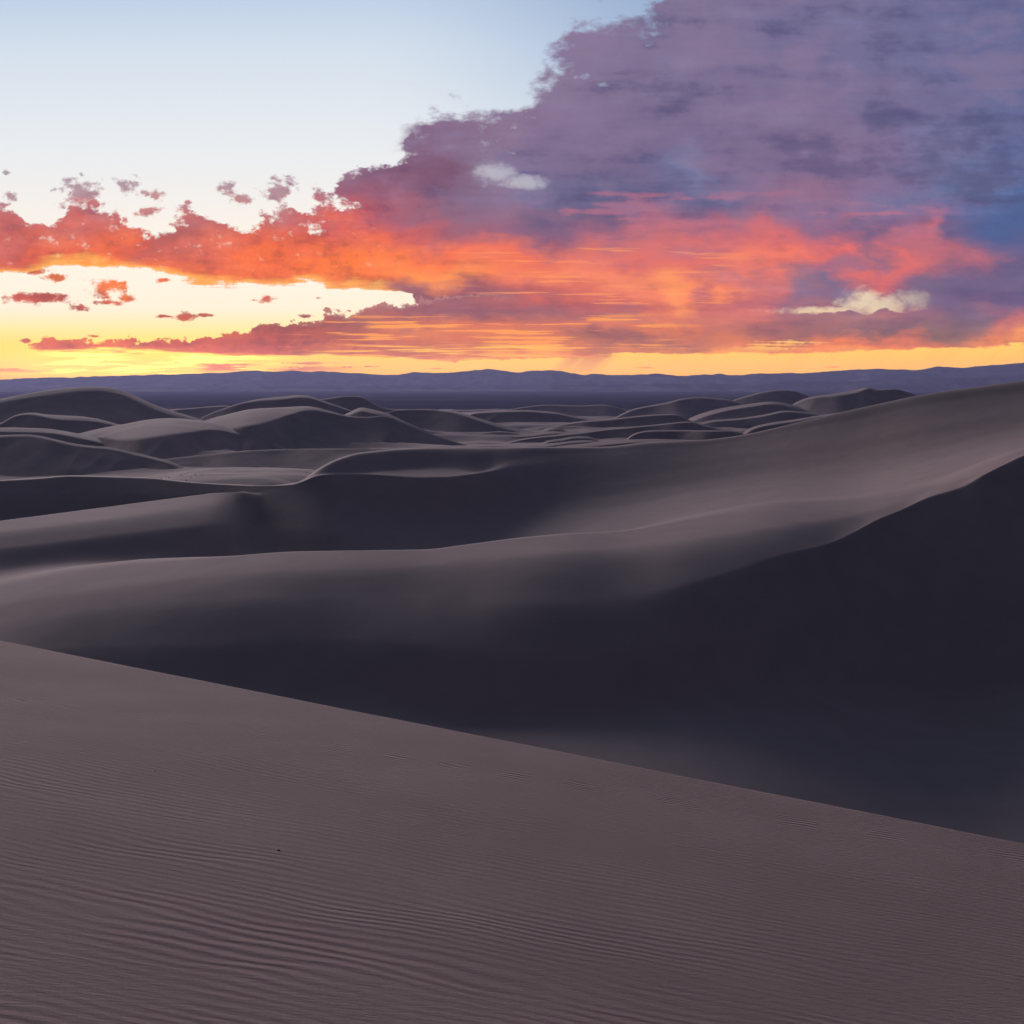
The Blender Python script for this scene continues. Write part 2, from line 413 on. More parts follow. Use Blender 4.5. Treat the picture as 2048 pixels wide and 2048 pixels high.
def pchip(x, y, xi):
    """Monotone cubic through (x, y), x increasing; linear beyond the ends."""
    x = np.asarray(x, float)
    y = np.asarray(y, float)
    h = np.diff(x)
    d = np.diff(y) / h
    n = len(x)
    m = np.zeros(n)
    if n == 2:
        return y[0] + d[0] * (xi - x[0])
    for i in range(1, n - 1):
        if d[i - 1] * d[i] > 0:
            w1 = 2 * h[i] + h[i - 1]
            w2 = h[i] + 2 * h[i - 1]
            m[i] = (w1 + w2) / (w1 / d[i - 1] + w2 / d[i])
    m[0] = d[0]
    m[-1] = d[-1]
    xi = np.asarray(xi, float)
    k = np.clip(np.searchsorted(x, xi) - 1, 0, n - 2)
    t = (xi - x[k]) / h[k]
    lo, hi = t < 0, t > 1
    tt = np.clip(t, 0, 1)
    r = ((2 * tt**3 - 3 * tt**2 + 1) * y[k] + (tt**3 - 2 * tt**2 + tt) * h[k] * m[k]
         + (-2 * tt**3 + 3 * tt**2) * y[k + 1] + (tt**3 - tt**2) * h[k] * m[k + 1])
    r = np.where(lo, y[0] + m[0] * (xi - x[0]), r)
    r = np.where(hi, y[-1] + m[-1] * (xi - x[-1]), r)
    return r


def gsmooth(a, s):
    if s <= 0:
        return a
    k = np.arange(-int(3 * s), int(3 * s) + 1)
    w = np.exp(-0.5 * (k / s) ** 2)
    w /= w.sum()
    p = len(k) // 2
    return np.convolve(np.pad(a, p, mode='reflect', reflect_type='odd'), w, mode='valid')


def vnoise(x, y, seed=0):
    """Smooth lattice noise in -1..1."""
    xi = np.floor(x).astype(np.int64)
    yi = np.floor(y).astype(np.int64)
    fx = x - xi
    fy = y - yi
    fx = fx * fx * fx * (fx * (fx * 6 - 15) + 10)
    fy = fy * fy * fy * (fy * (fy * 6 - 15) + 10)

    def hsh(a, b):
        n = (a * 374761393 + b * 668265263 + seed * 982451653) & 0xFFFFFFFF
        n = ((n ^ (n >> 13)) * 1274126177) & 0xFFFFFFFF
        n = n ^ (n >> 16)
        return (n & 0xFFFF) / 32767.5 - 1.0
    a = hsh(xi, yi) * (1 - fx) + hsh(xi + 1, yi) * fx
    b = hsh(xi, yi + 1) * (1 - fx) + hsh(xi + 1, yi + 1) * fx
    return a * (1 - fy) + b * fy


def fbm(x, y, oct=4, seed=0, gain=0.5):
    r = 0
    a = 1.0
    for o in range(oct):
        r = r + a * vnoise(x * 2**o + 17.3 * o, y * 2**o - 9.1 * o, seed + o)
        a *= gain
    return r


def grid_mesh(name, Pg, mat, close=False):
    """Pg: (rows, cols, 3) array -> one smooth mesh object."""
    nr, nc = Pg.shape[:2]
    me = bpy.data.meshes.new(name)
    nv = nr * nc
    me.vertices.add(nv)
    me.vertices.foreach_set('co', Pg.reshape(-1).astype(np.float32))
    i = np.arange(nr - 1)[:, None] * nc + np.arange(nc - 1)[None, :]
    q = np.stack([i, i + nc, i + nc + 1, i + 1], -1).reshape(-1, 4)
    # faces upward
    a, b, c = Pg.reshape(-1, 3)[q[len(q) // 2, 0]], Pg.reshape(-1, 3)[q[len(q) // 2, 1]], Pg.reshape(-1, 3)[q[len(q) // 2, 2]]
    if np.cross(b - a, c - a)[2] < 0:
        q = q[:, ::-1]
    nf = len(q)
    me.loops.add(nf * 4)
    me.loops.foreach_set('vertex_index', q.reshape(-1).astype(np.int32))
    me.polygons.add(nf)
    me.polygons.foreach_set('loop_start', (np.arange(nf) * 4).astype(np.int32))
    me.polygons.foreach_set('use_smooth', np.ones(nf, dtype=bool))
    me.update()
    me.validate()
    me.materials.append(mat)
    ob = bpy.data.objects.new(name, me)
    scene.collection.objects.link(ob)
    ob['kind'] = 'structure'
    return ob


# ------------------------------------------------------------------ materials
def new_mat(name, spec=0.0):
    m = bpy.data.materials.new(name)
    m.use_nodes = True
    m.node_tree.nodes.clear()
    X.T = m.node_tree
    out = m.node_tree.nodes.new('ShaderNodeOutputMaterial')
    b = m.node_tree.nodes.new('ShaderNodeBsdfPrincipled')
    b.inputs['Roughness'].default_value = 0.95
    b.inputs['Specular IOR Level'].default_value = spec
    m.node_tree.links.new(b.outputs[0], out.inputs['Surface'])
    return m, b


def pos():
    g = X.T.nodes.new('ShaderNodeNewGeometry')
    return X(g.outputs['Position'])


def bump(h, strength, distance, normal=None):
    n = X.T.nodes.new('ShaderNodeBump')
    n.inputs['Strength'].default_value = strength
    n.inputs['Distance'].default_value = distance
    X.T.links.new(h.s, n.inputs['Height'])
    if normal is not None:
        X.T.links.new(normal.s, n.inputs['Normal'])
    return X(n.outputs[0])


def sand_material(name, col, col2, scale):
    m, b = new_mat(name, 0.1)
    p = pos()
    n1 = noise(p, 0.9 / scale, 6.0, 0.6)
    c = mixc(sstep(n1, 0.3, 0.7), col, col2)
    grain = noise(p, 60.0 / scale, 3.0, 0.7)
    c = mixc(sstep(grain, 0.35, 0.65) * 0.25, c, tuple(x * 0.7 for x in col))
    X.T.links.new(c.s, b.inputs['Base Color'])
    hb = noise(p, 4.0 / scale, 6.0, 0.6)
    X.T.links.new(bump(hb, 0.08, 0.05 * scale).s, b.inputs['Normal'])
    return m


SAND = (0.335, 0.275, 0.258)
SAND2 = (0.30, 0.248, 0.236)
mat_sand = sand_material('sand', SAND, SAND2, 6.0)
mat_sand_far = sand_material('sand_far', SAND, (0.27, 0.225, 0.215), 30.0)


def foreground_material():
    m, b = new_mat('rippled_sand', 0.1)
    p = pos()
    px, py, pz = sep(p)
    # wind ripples: wavy bands whose strength comes and goes in patches
    w = noise(vec(px * 0.35, py * 0.9, 0.0), 1.0, 3.0, 0.5)
    w2 = noise(vec(px * 1.6, py * 4.0, 4.0), 1.0, 3.0, 0.55)
    ph = (py + px * 0.20 + (w - 0.5) * 0.55 + (w2 - 0.5) * 0.06) * (2 * math.pi / 0.078)
    s1 = X._m('SINE', ph)
    patch = sstep(noise(vec(px * 0.55, py * 1.1, 8.0), 1.0, 4.0, 0.55), 0.36, 0.66)
    nearw = sstep(py + px * 0.35, 6.5, 3.2)
    # a chain of stronger ripples running along the slope below the crest
    line = py + px * 0.17 - 8.72
    lz = sstep(line * line, 0.05, 0.0)
    lpat = sstep(X._m('SINE', px * 9.5 - px * px * 0.25 + (w - 0.5) * 14.0), 0.15, 0.8)
    amp = patch * (nearw * 0.85 + 0.2) + lz * lpat * 1.0 * (0.35 + patch) + 0.10
    fine = noise(vec(px * 14.0, py * 60.0, 0.0), 1.0, 3.0, 0.6)
    g = noise(p, 420.0, 2.0, 0.8)
    h = s1 * amp * 0.0062 + (fine - 0.5) * 0.010 + (g - 0.5) * 0.0035
    X.T.links.new(bump(h, 1.0, 1.0).s, b.inputs['Normal'])
    n1 = noise(p, 0.7, 5.0, 0.6)
    c = mixc(sstep(n1, 0.3, 0.7), (0.285, 0.226, 0.214), (0.245, 0.192, 0.184))
    gr = noise(p, 230.0, 2.0, 0.8)
    c = mixc(sstep(gr, 0.42, 0.62) * 0.5, c, (0.15, 0.115, 0.11))
    X.T.links.new(c.s, b.inputs['Base Color'])
    return m


mat_fore = foreground_material()


def valley_material():
    m, b = new_mat('valley_scrub')
    p = pos()
    px, py, pz = sep(p)
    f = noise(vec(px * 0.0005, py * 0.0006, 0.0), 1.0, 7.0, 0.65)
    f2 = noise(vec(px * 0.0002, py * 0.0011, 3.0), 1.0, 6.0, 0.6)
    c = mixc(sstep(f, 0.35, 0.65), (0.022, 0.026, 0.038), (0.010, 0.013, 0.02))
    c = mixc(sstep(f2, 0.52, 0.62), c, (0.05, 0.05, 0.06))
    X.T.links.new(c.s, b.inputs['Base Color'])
    return m


mat_valley = valley_material()


def mountain_material():
    m, b = new_mat('mountain_rock')
    p = pos()
    f = noise(p, 0.0009, 7.0, 0.6)
    c = mixc(sstep(f, 0.35, 0.65), (0.05, 0.052, 0.055), (0.17, 0.155, 0.14))
    X.T.links.new(c.s, b.inputs['Base Color'])
    return m


mat_mount = mountain_material()

# ------------------------------------------------------------------ valley floor, the ground sheet out to the horizon
def valley():
    xs = np.linspace(-44000, 44000, 60)
    ys = np.concatenate([np.linspace(-8500, 6000, 10), np.linspace(7000, 39500, 50)])
    gx, gy = np.meshgrid(xs, ys)
    return grid_mesh('valley_floor', np.stack([gx, gy, np.zeros_like(gx)], -1), mat_valley)


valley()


# ------------------------------------------------------------------ mountain ranges across the valley
def range_mesh(name, sky_px, Yc, depth, seed, gull):
    us = np.arange(-900, 2950, 5.0)
    top = np.interp(us, [a for a, b in sky_px], [b for a, b in sky_px])
    top = top + fbm(us / 16.0, us * 0 + 3.1, 4, seed) * 0.7
    t = np.concatenate([np.linspace(0, 1, 46), np.linspace(1.05, 2, 10)])
    Pg = np.zeros((len(t), len(us), 3))
    hz = CAMZ - (top - HV) / F * Yc
    for j, tj in enumerate(t):
        Y = Yc - depth * (1 - tj)
        if tj <= 1:
            s = 0.30 * tj ** 1.1 + 0.70 * tj ** 2.6
        else:
            s = 1 - (tj - 1) ** 1.2
        x = (us - CU) / F * Y
        g = np.abs(fbm(x / 1500.0 + 5, np.full_like(x, Y / 3800.0) + seed, 5, seed + 4, 0.55))
        mid = 4 * min(tj, 1) * (1 - min(tj, 1))
        s2 = s * (1 - gull * mid * g) - 0.25 * mid * g * gull
        Pg[j, :, 0] = x
        Pg[j, :, 1] = Y + 300 * fbm(x / 2600.0, x * 0 + tj * 2, 3, seed + 9) * mid
        Pg[j, :, 2] = np.where(tj <= 0, -15, np.maximum(hz * s2, -15))
    return grid_mesh(name, Pg, mat_mount)


skyline = [(-900, 768), (-400, 763), (0, 758.8), (90, 755), (138, 755), (199, 752.6), (261, 751), (330, 749), (453, 745), (485, 741.7), (511, 741), (547, 743.5), (583, 741), (609, 743.5), (652, 742.5), (683, 745), (745, 748), (796, 749.7), (825, 744), (875, 746.5), (915, 744.6), (948, 740), (977, 738), (1031, 745), (1064, 741.7), (1100, 740), (1122, 741.7), (1165, 749.7), (1194, 748), (1230, 750), (1279, 749), (1316, 747.4), (1354, 751.8), (1441, 747.4), (1472, 751), (1507, 747), (1621, 746), (1674, 741.7), (1749, 737), (1836, 740), (1876, 733), (1924, 736), (1990, 730), (2048, 725), (2300, 727), (2950, 731)]
range_mesh('mountain_range', skyline, 34000.0, 5200.0, 3, 0.75)
foot = [(-900, 779), (0, 777), (300, 774), (620, 771), (900, 772), (1200, 769), (1500, 767), (1600, 762), (1700, 764), (1800, 759), (1950, 756), (2048, 752), (2300, 748), (2950, 750)]
range_mesh('foothills', foot, 28500.0, 2600.0, 21, 0.8)


# ------------------------------------------------------------------ the broad dune field that the single dunes stand on
def base_z(Y, x=0.0):
    return CAMZ + np.interp(Y, [380, 470, 600, 750, 900, 1200, 1500, 2500, 4000, 6500, 8200], [-70, -68, -65, -66, -69, -80, -88, -106, -134, -190, -206])


def field():
    Ys = np.concatenate([np.linspace(380, 1000, 160), np.linspace(1008, 3000, 160), np.linspace(3030, 8400, 90)])
    us = np.linspace(-500, 2560, 420)
    gy = Ys[:, None] + 0 * us[None, :]
    gx = (us[None, :] - CU) / F * gy
    z = base_z(gy)
    s = np.clip((gy - 520) / 700, 0, 1)
    wx = gx + 60 * fbm(gx / 400.0, gy / 400.0, 2, 5)
    r = 1 - np.abs(fbm(wx / 300.0, gy / 200.0, 3, 31, 0.45))
    z = z + s * (r - 0.65) * 15.0 + s * fbm(gx / 90.0, gy / 60.0, 3, 8) * 0.8
    z = z + 0.35 * fbm(gx / 22.0, gy / 14.0, 3, 18) * (1 - s)
    z = z + 8.0 * np.exp(-((gx + 178) / 58.0) ** 4 - ((gy - 640) / 85.0) ** 4)
    return grid_mesh('dune_field', np.stack([gx, gy, z], -1), mat_sand_far)


field()


# ------------------------------------------------------------------ single dunes of the far field
def far_dune(crest, Y0, Y1, w1=25.0, s1=8.0, s2=30.0, wb=None, seed=1, name='dune', sm=3.0, w1pts=None, back=9.0):
    """A dune from its crest line: pixel column and row at a distance; near slope s1 for w1 metres, then s2 down to its foot."""
    cu = np.array([c[0] for c in crest], float)
    cv = np.array([c[1] for c in crest], float)
    # both ends run out under the sand
    for e, du in ((0, -26), (-1, 26)):
        Ye = Y0 if e == 0 else Y1
        vb = HV + (CAMZ - base_z(Ye) + 6.0) / Ye * F
        ex = (cu[e] + du * max(0.4, min(1.6, (vb - cv[e]) / 12.0)), max(vb, cv[e] + 1))
        if e == 0:
            cu, cv = np.r_[ex[0], cu], np.r_[ex[1], cv]
        else:
            cu, cv = np.r_[cu, ex[0]], np.r_[cv, ex[1]]
    n = int(max(60, (cu[-1] - cu[0]) / 2.5))
    us = np.linspace(cu[0], cu[-1], n)
    Yc = np.interp(us, [cu[0], cu[-1]], [Y0, Y1])
    Yc = Yc + Y0 * 0.012 * fbm(us / 120.0, us * 0 + seed, 2, seed)
    vc = gsmooth(pchip(cu, cv, us), sm)
    zc = CAMZ - (vc - HV) / F * Yc
    w = np.full(n, w1) if w1pts is None else np.interp(us, [a for a, b in w1pts], [b for a, b in w1pts])
    w = gsmooth(w * (1 + 0.15 * fbm(us / 140.0, us * 0 + 4.4, 2, seed + 3)), 13)
    s1 = s1 * 0.5
    t1 = math.tan(R(s1))
    t2 = math.tan(R(s2))
    zs = zc - w * t1
    zf = base_z(Yc - w - 40) - 4.0
    drop = np.maximum(zs - zf, 2.0)
    wf = drop / t2
    rows = []
    # back slope, from far to crest
    tb = math.tan(R(back))
    zb = base_z(Yc + 120) - 6
    dropb = np.maximum(zc - zb, 2.0)
    wbk = dropb / tb
    for t in np.linspace(1, 0, 14)[:-1]:
        rows.append((Yc + wbk * t, zc - dropb * (t ** 1.25) * (1 - 0.0 * t)))
    for t in np.linspace(0, 1, 12)[:-1]:
        rows.append((Yc - w * t, zc - w * t1 * (0.35 * t + 0.65 * t * t)))
    for t in np.linspace(0, 1, 26):
        # steep face that eases out at its foot
        k = 1 - (1 - t) ** 1.35
        spur = 1 - 1.7 * np.abs(fbm(us / 105.0 + 0.5 * t + seed, us * 0 + 0.35 * t, 2, seed + 13, 0.4))
        rows.append((Yc - w - wf * 1.25 * t, zs - drop * k + np.minimum(drop, 30.0) * 0.10 * spur * (4 * t * (1 - t)) ** 1.2))
    Pg = np.zeros((len(rows), n, 3))
    for j, (Y, z) in enumerate(rows):
        Pg[j, :, 0] = (us - CU) / F * Yc * (1 + (Y / Yc - 1) * 0.9)
        Pg[j, :, 1] = Y
        Pg[j, :, 2] = z + 0.0006 * Y0 * fbm(Pg[j, :, 0] / (0.03 * Y0), Y / (0.03 * Y0), 3, seed + 7) * (0.5 if j > 14 else 0.2)
    return grid_mesh(name, Pg, mat_sand_far)


FAR = [
    # right-hand far dunes
    dict(crest=[(985, 828), (1027, 817), (1107, 809.5), (1165, 810.6), (1209, 809.5), (1238, 816), (1281, 829), (1310, 838)], Y0=4300, Y1=4200, w1=40, s1=10, s2=24),
    dict(crest=[(1235, 832), (1261, 819), (1332, 805), (1367, 796.6), (1397, 794), (1446, 796.6), (1481, 805), (1530, 822)], Y0=3700, Y1=3600, w1=60, s1=7, s2=26),
    dict(crest=[(1440, 812), (1463, 801), (1500, 790), (1529, 783), (1564, 779), (1586, 781), (1621, 794), (1660, 812)], Y0=3900, Y1=3900, w1=50, s1=8, s2=26),
    dict(crest=[(1590, 806), (1621, 794), (1660, 788), (1705, 781), (1733, 774), (1753, 779), (1784, 778), (1836, 791), (1900, 806), (1960, 826)], Y0=3200, Y1=3200, w1=60, s1=5, s2=28, sm=1.5,
         w1pts=[(1590, 30), (1650, 150), (1740, 170), (1760, 20), (1960, 15)]),
    dict(crest=[(1370, 842), (1389, 832), (1446, 816), (1500, 808), (1542, 803), (1575, 807), (1620, 824)], Y0=3000, Y1=2900, w1=160, s1=4, s2=28),
    dict(crest=[(925, 832), (944, 825), (1000, 821), (1053, 820), (1107, 824), (1158, 834), (1209, 840), (1250, 848)], Y0=3000, Y1=3000, w1=90, s1=4, s2=26),
    dict(crest=[(1395, 848), (1419, 841), (1481, 836), (1530, 829), (1569, 821), (1610, 824), (1680, 838)], Y0=2300, Y1=2300, w1=60, s1=4, s2=29),
    dict(crest=[(1020, 868), (1053, 860), (1107, 852), (1158, 843), (1216, 838), (1265, 833), (1300, 829.5), (1350, 828), (1384, 842), (1433, 852), (1480, 862)], Y0=2400, Y1=2350, w1=45, s1=4, s2=28, sm=2),
    dict(crest=[(770, 826), (803, 819), (853, 818.5), (890, 821), (926, 827), (980, 843), (1027, 855), (1060, 862), (1110, 872)], Y0=2100, Y1=2100, w1=55, s1=5, s2=24,
         w1pts=[(770, 10), (880, 20), (930, 90), (1110, 70)]),
    dict(crest=[(1000, 888), (1035, 879), (1107, 870), (1160, 864), (1216, 858), (1300, 850), (1382, 843), (1400, 848), (1433, 856), (1481, 868), (1510, 876)], Y0=1600, Y1=1600, w1=28, s1=3, s2=28, sm=2),
    dict(crest=[(1500, 856), (1538, 846), (1595, 838), (1665, 827), (1720, 822), (1800, 826)], Y0=1500, Y1=1500, w1=40, s1=4, s2=29),
    dict(crest=[(1270, 866), (1310, 860), (1389, 860.5), (1463, 861.5), (1490, 868), (1530, 876)], Y0=1300, Y1=1300, w1=22, s1=3, s2=28),
    dict(crest=[(1070, 900), (1107, 894), (1150, 889), (1198, 884), (1252, 879), (1300, 878), (1360, 879), (1420, 882), (1470, 890)], Y0=950, Y1=950, w1=40, s1=3.5, s2=24),
    # left-hand far dunes
    dict(crest=[(-320, 838), (-150, 818), (0, 797), (90, 781.6), (145, 775), (174, 773), (210, 773.6), (246, 781), (272, 792.5), (308, 809), (344, 821), (380, 832), (420, 846)], Y0=2000, Y1=2000, w1=70, s1=13, s2=21, back=12),
    dict(crest=[(320, 828), (350, 819), (380, 816), (416, 813), (449, 811), (480, 816), (530, 830)], Y0=3600, Y1=3600, w1=30, s1=10, s2=24),
    dict(crest=[(395, 840), (416, 829), (453, 815), (507, 800), (543, 795), (569, 793), (594, 790), (616, 791), (638, 798), (670, 809), (705, 822), (740, 834)], Y0=2400, Y1=2400, w1=40, s1=9, s2=24,
         w1pts=[(395, 15), (500, 25), (560, 100), (600, 60), (740, 10)]),
    dict(crest=[(600, 808), (640, 799), (676, 794), (683, 792.5), (716, 792.5), (727, 795), (745, 805), (767, 815), (803, 820), (850, 828), (880, 836)], Y0=2800, Y1=2800, w1=25, s1=10, s2=29, sm=1.5),
    dict(crest=[(680, 834), (700, 824), (723, 815), (745, 819), (774, 826), (795, 836), (821, 848), (850, 860)], Y0=1750, Y1=1750, w1=60, s1=7, s2=26, sm=1.2, w1pts=[(680, 20), (720, 110), (770, 90), (800, 12), (850, 8)]),
    dict(crest=[(385, 852), (406, 842), (453, 829), (507, 818), (562, 815), (616, 812), (634, 815), (674, 826), (700, 832), (735, 834), (765, 831), (790, 838), (821, 852), (860, 866), (900, 880), (940, 892)], Y0=1500, Y1=1450, w1=30, s1=7, s2=21,
         w1pts=[(385, 20), (420, 180), (480, 270), (540, 260), (585, 110), (630, 40), (700, 8), (940, 6)]),
    dict(crest=[(-280, 862), (-100, 852), (0, 847), (29, 830), (65, 825), (94, 829), (152, 832), (192, 837), (240, 850), (280, 862)], Y0=1550, Y1=1550, w1=40, s1=8, s2=24, w1pts=[(-280, 20), (0, 30), (60, 20), (80, 10), (110, 100), (170, 60), (280, 10)]),
    dict(crest=[(130, 876), (170, 864), (254, 847), (308, 838), (344, 836), (391, 840), (428, 845), (470, 860), (510, 876), (560, 892)], Y0=1250, Y1=1230, w1=60, s1=5, s2=20,
         w1pts=[(130, 10), (170, 50), (230, 170), (300, 270), (370, 230), (410, 120), (455, 45), (510, 15), (560, 6)]),
    dict(crest=[(-280, 866), (-120, 860), (0, 855), (60, 856), (101, 858), (150, 866), (230, 884), (300, 900)], Y0=1150, Y1=1130, w1=40, s1=6, s2=22),
    dict(crest=[(-300, 884), (-150, 874), (0, 870), (54, 869), (90, 874), (127, 883), (163, 889.5), (217, 894), (261, 903), (300, 912), (350, 926)], Y0=820, Y1=780, w1=12, s1=10, s2=21),
    dict(crest=[(230, 930), (330, 918), (420, 908), (520, 900), (620, 897), (720, 897), (800, 900), (880, 905), (960, 915), (1020, 930)], Y0=810, Y1=780, w1=10, s1=20, s2=12),
]
for k, d in enumerate(FAR):
    far_dune(seed=40 + 3 * k, **d)
# lower ridges between them
rr = random.Random(23)
for k in range(26):
    Yk = rr.choice([980, 1120, 1300, 1480, 1750, 2050, 2400, 2800, 3300])
    Yk *= rr.uniform(0.95, 1.05)
    uc = rr.uniform(760, 1500) if k % 3 else rr.uniform(-60, 760)
    half = rr.uniform(45, 120) * (1500.0 / Yk) ** 0.6
    hgt = rr.uniform(6, 13) * (Yk / 1500.0) ** 0.5
    vb = HV + (CAMZ - base_z(Yk)) / Yk * F
    pk = rr.uniform(-0.35, 0.5)
    tilt = rr.uniform(-0.25, 0.25)
    cr = []
    for q in (-1, -0.7, -0.4, -0.1, 0.2, 0.5, 0.75, 1):
        sh = math.exp(-((q - pk) / 0.55) ** 2) + 0.10 * math.sin(5 * q + k)
        cr.append((uc + q * half, vb - hgt * F / Yk * max(0.05, sh) - tilt * q * 3))
    far_dune(cr, Yk, Yk * rr.uniform(0.96, 1.04), w1=rr.uniform(8, 40), s1=6, s2=22, seed=300 + k, sm=2.0)

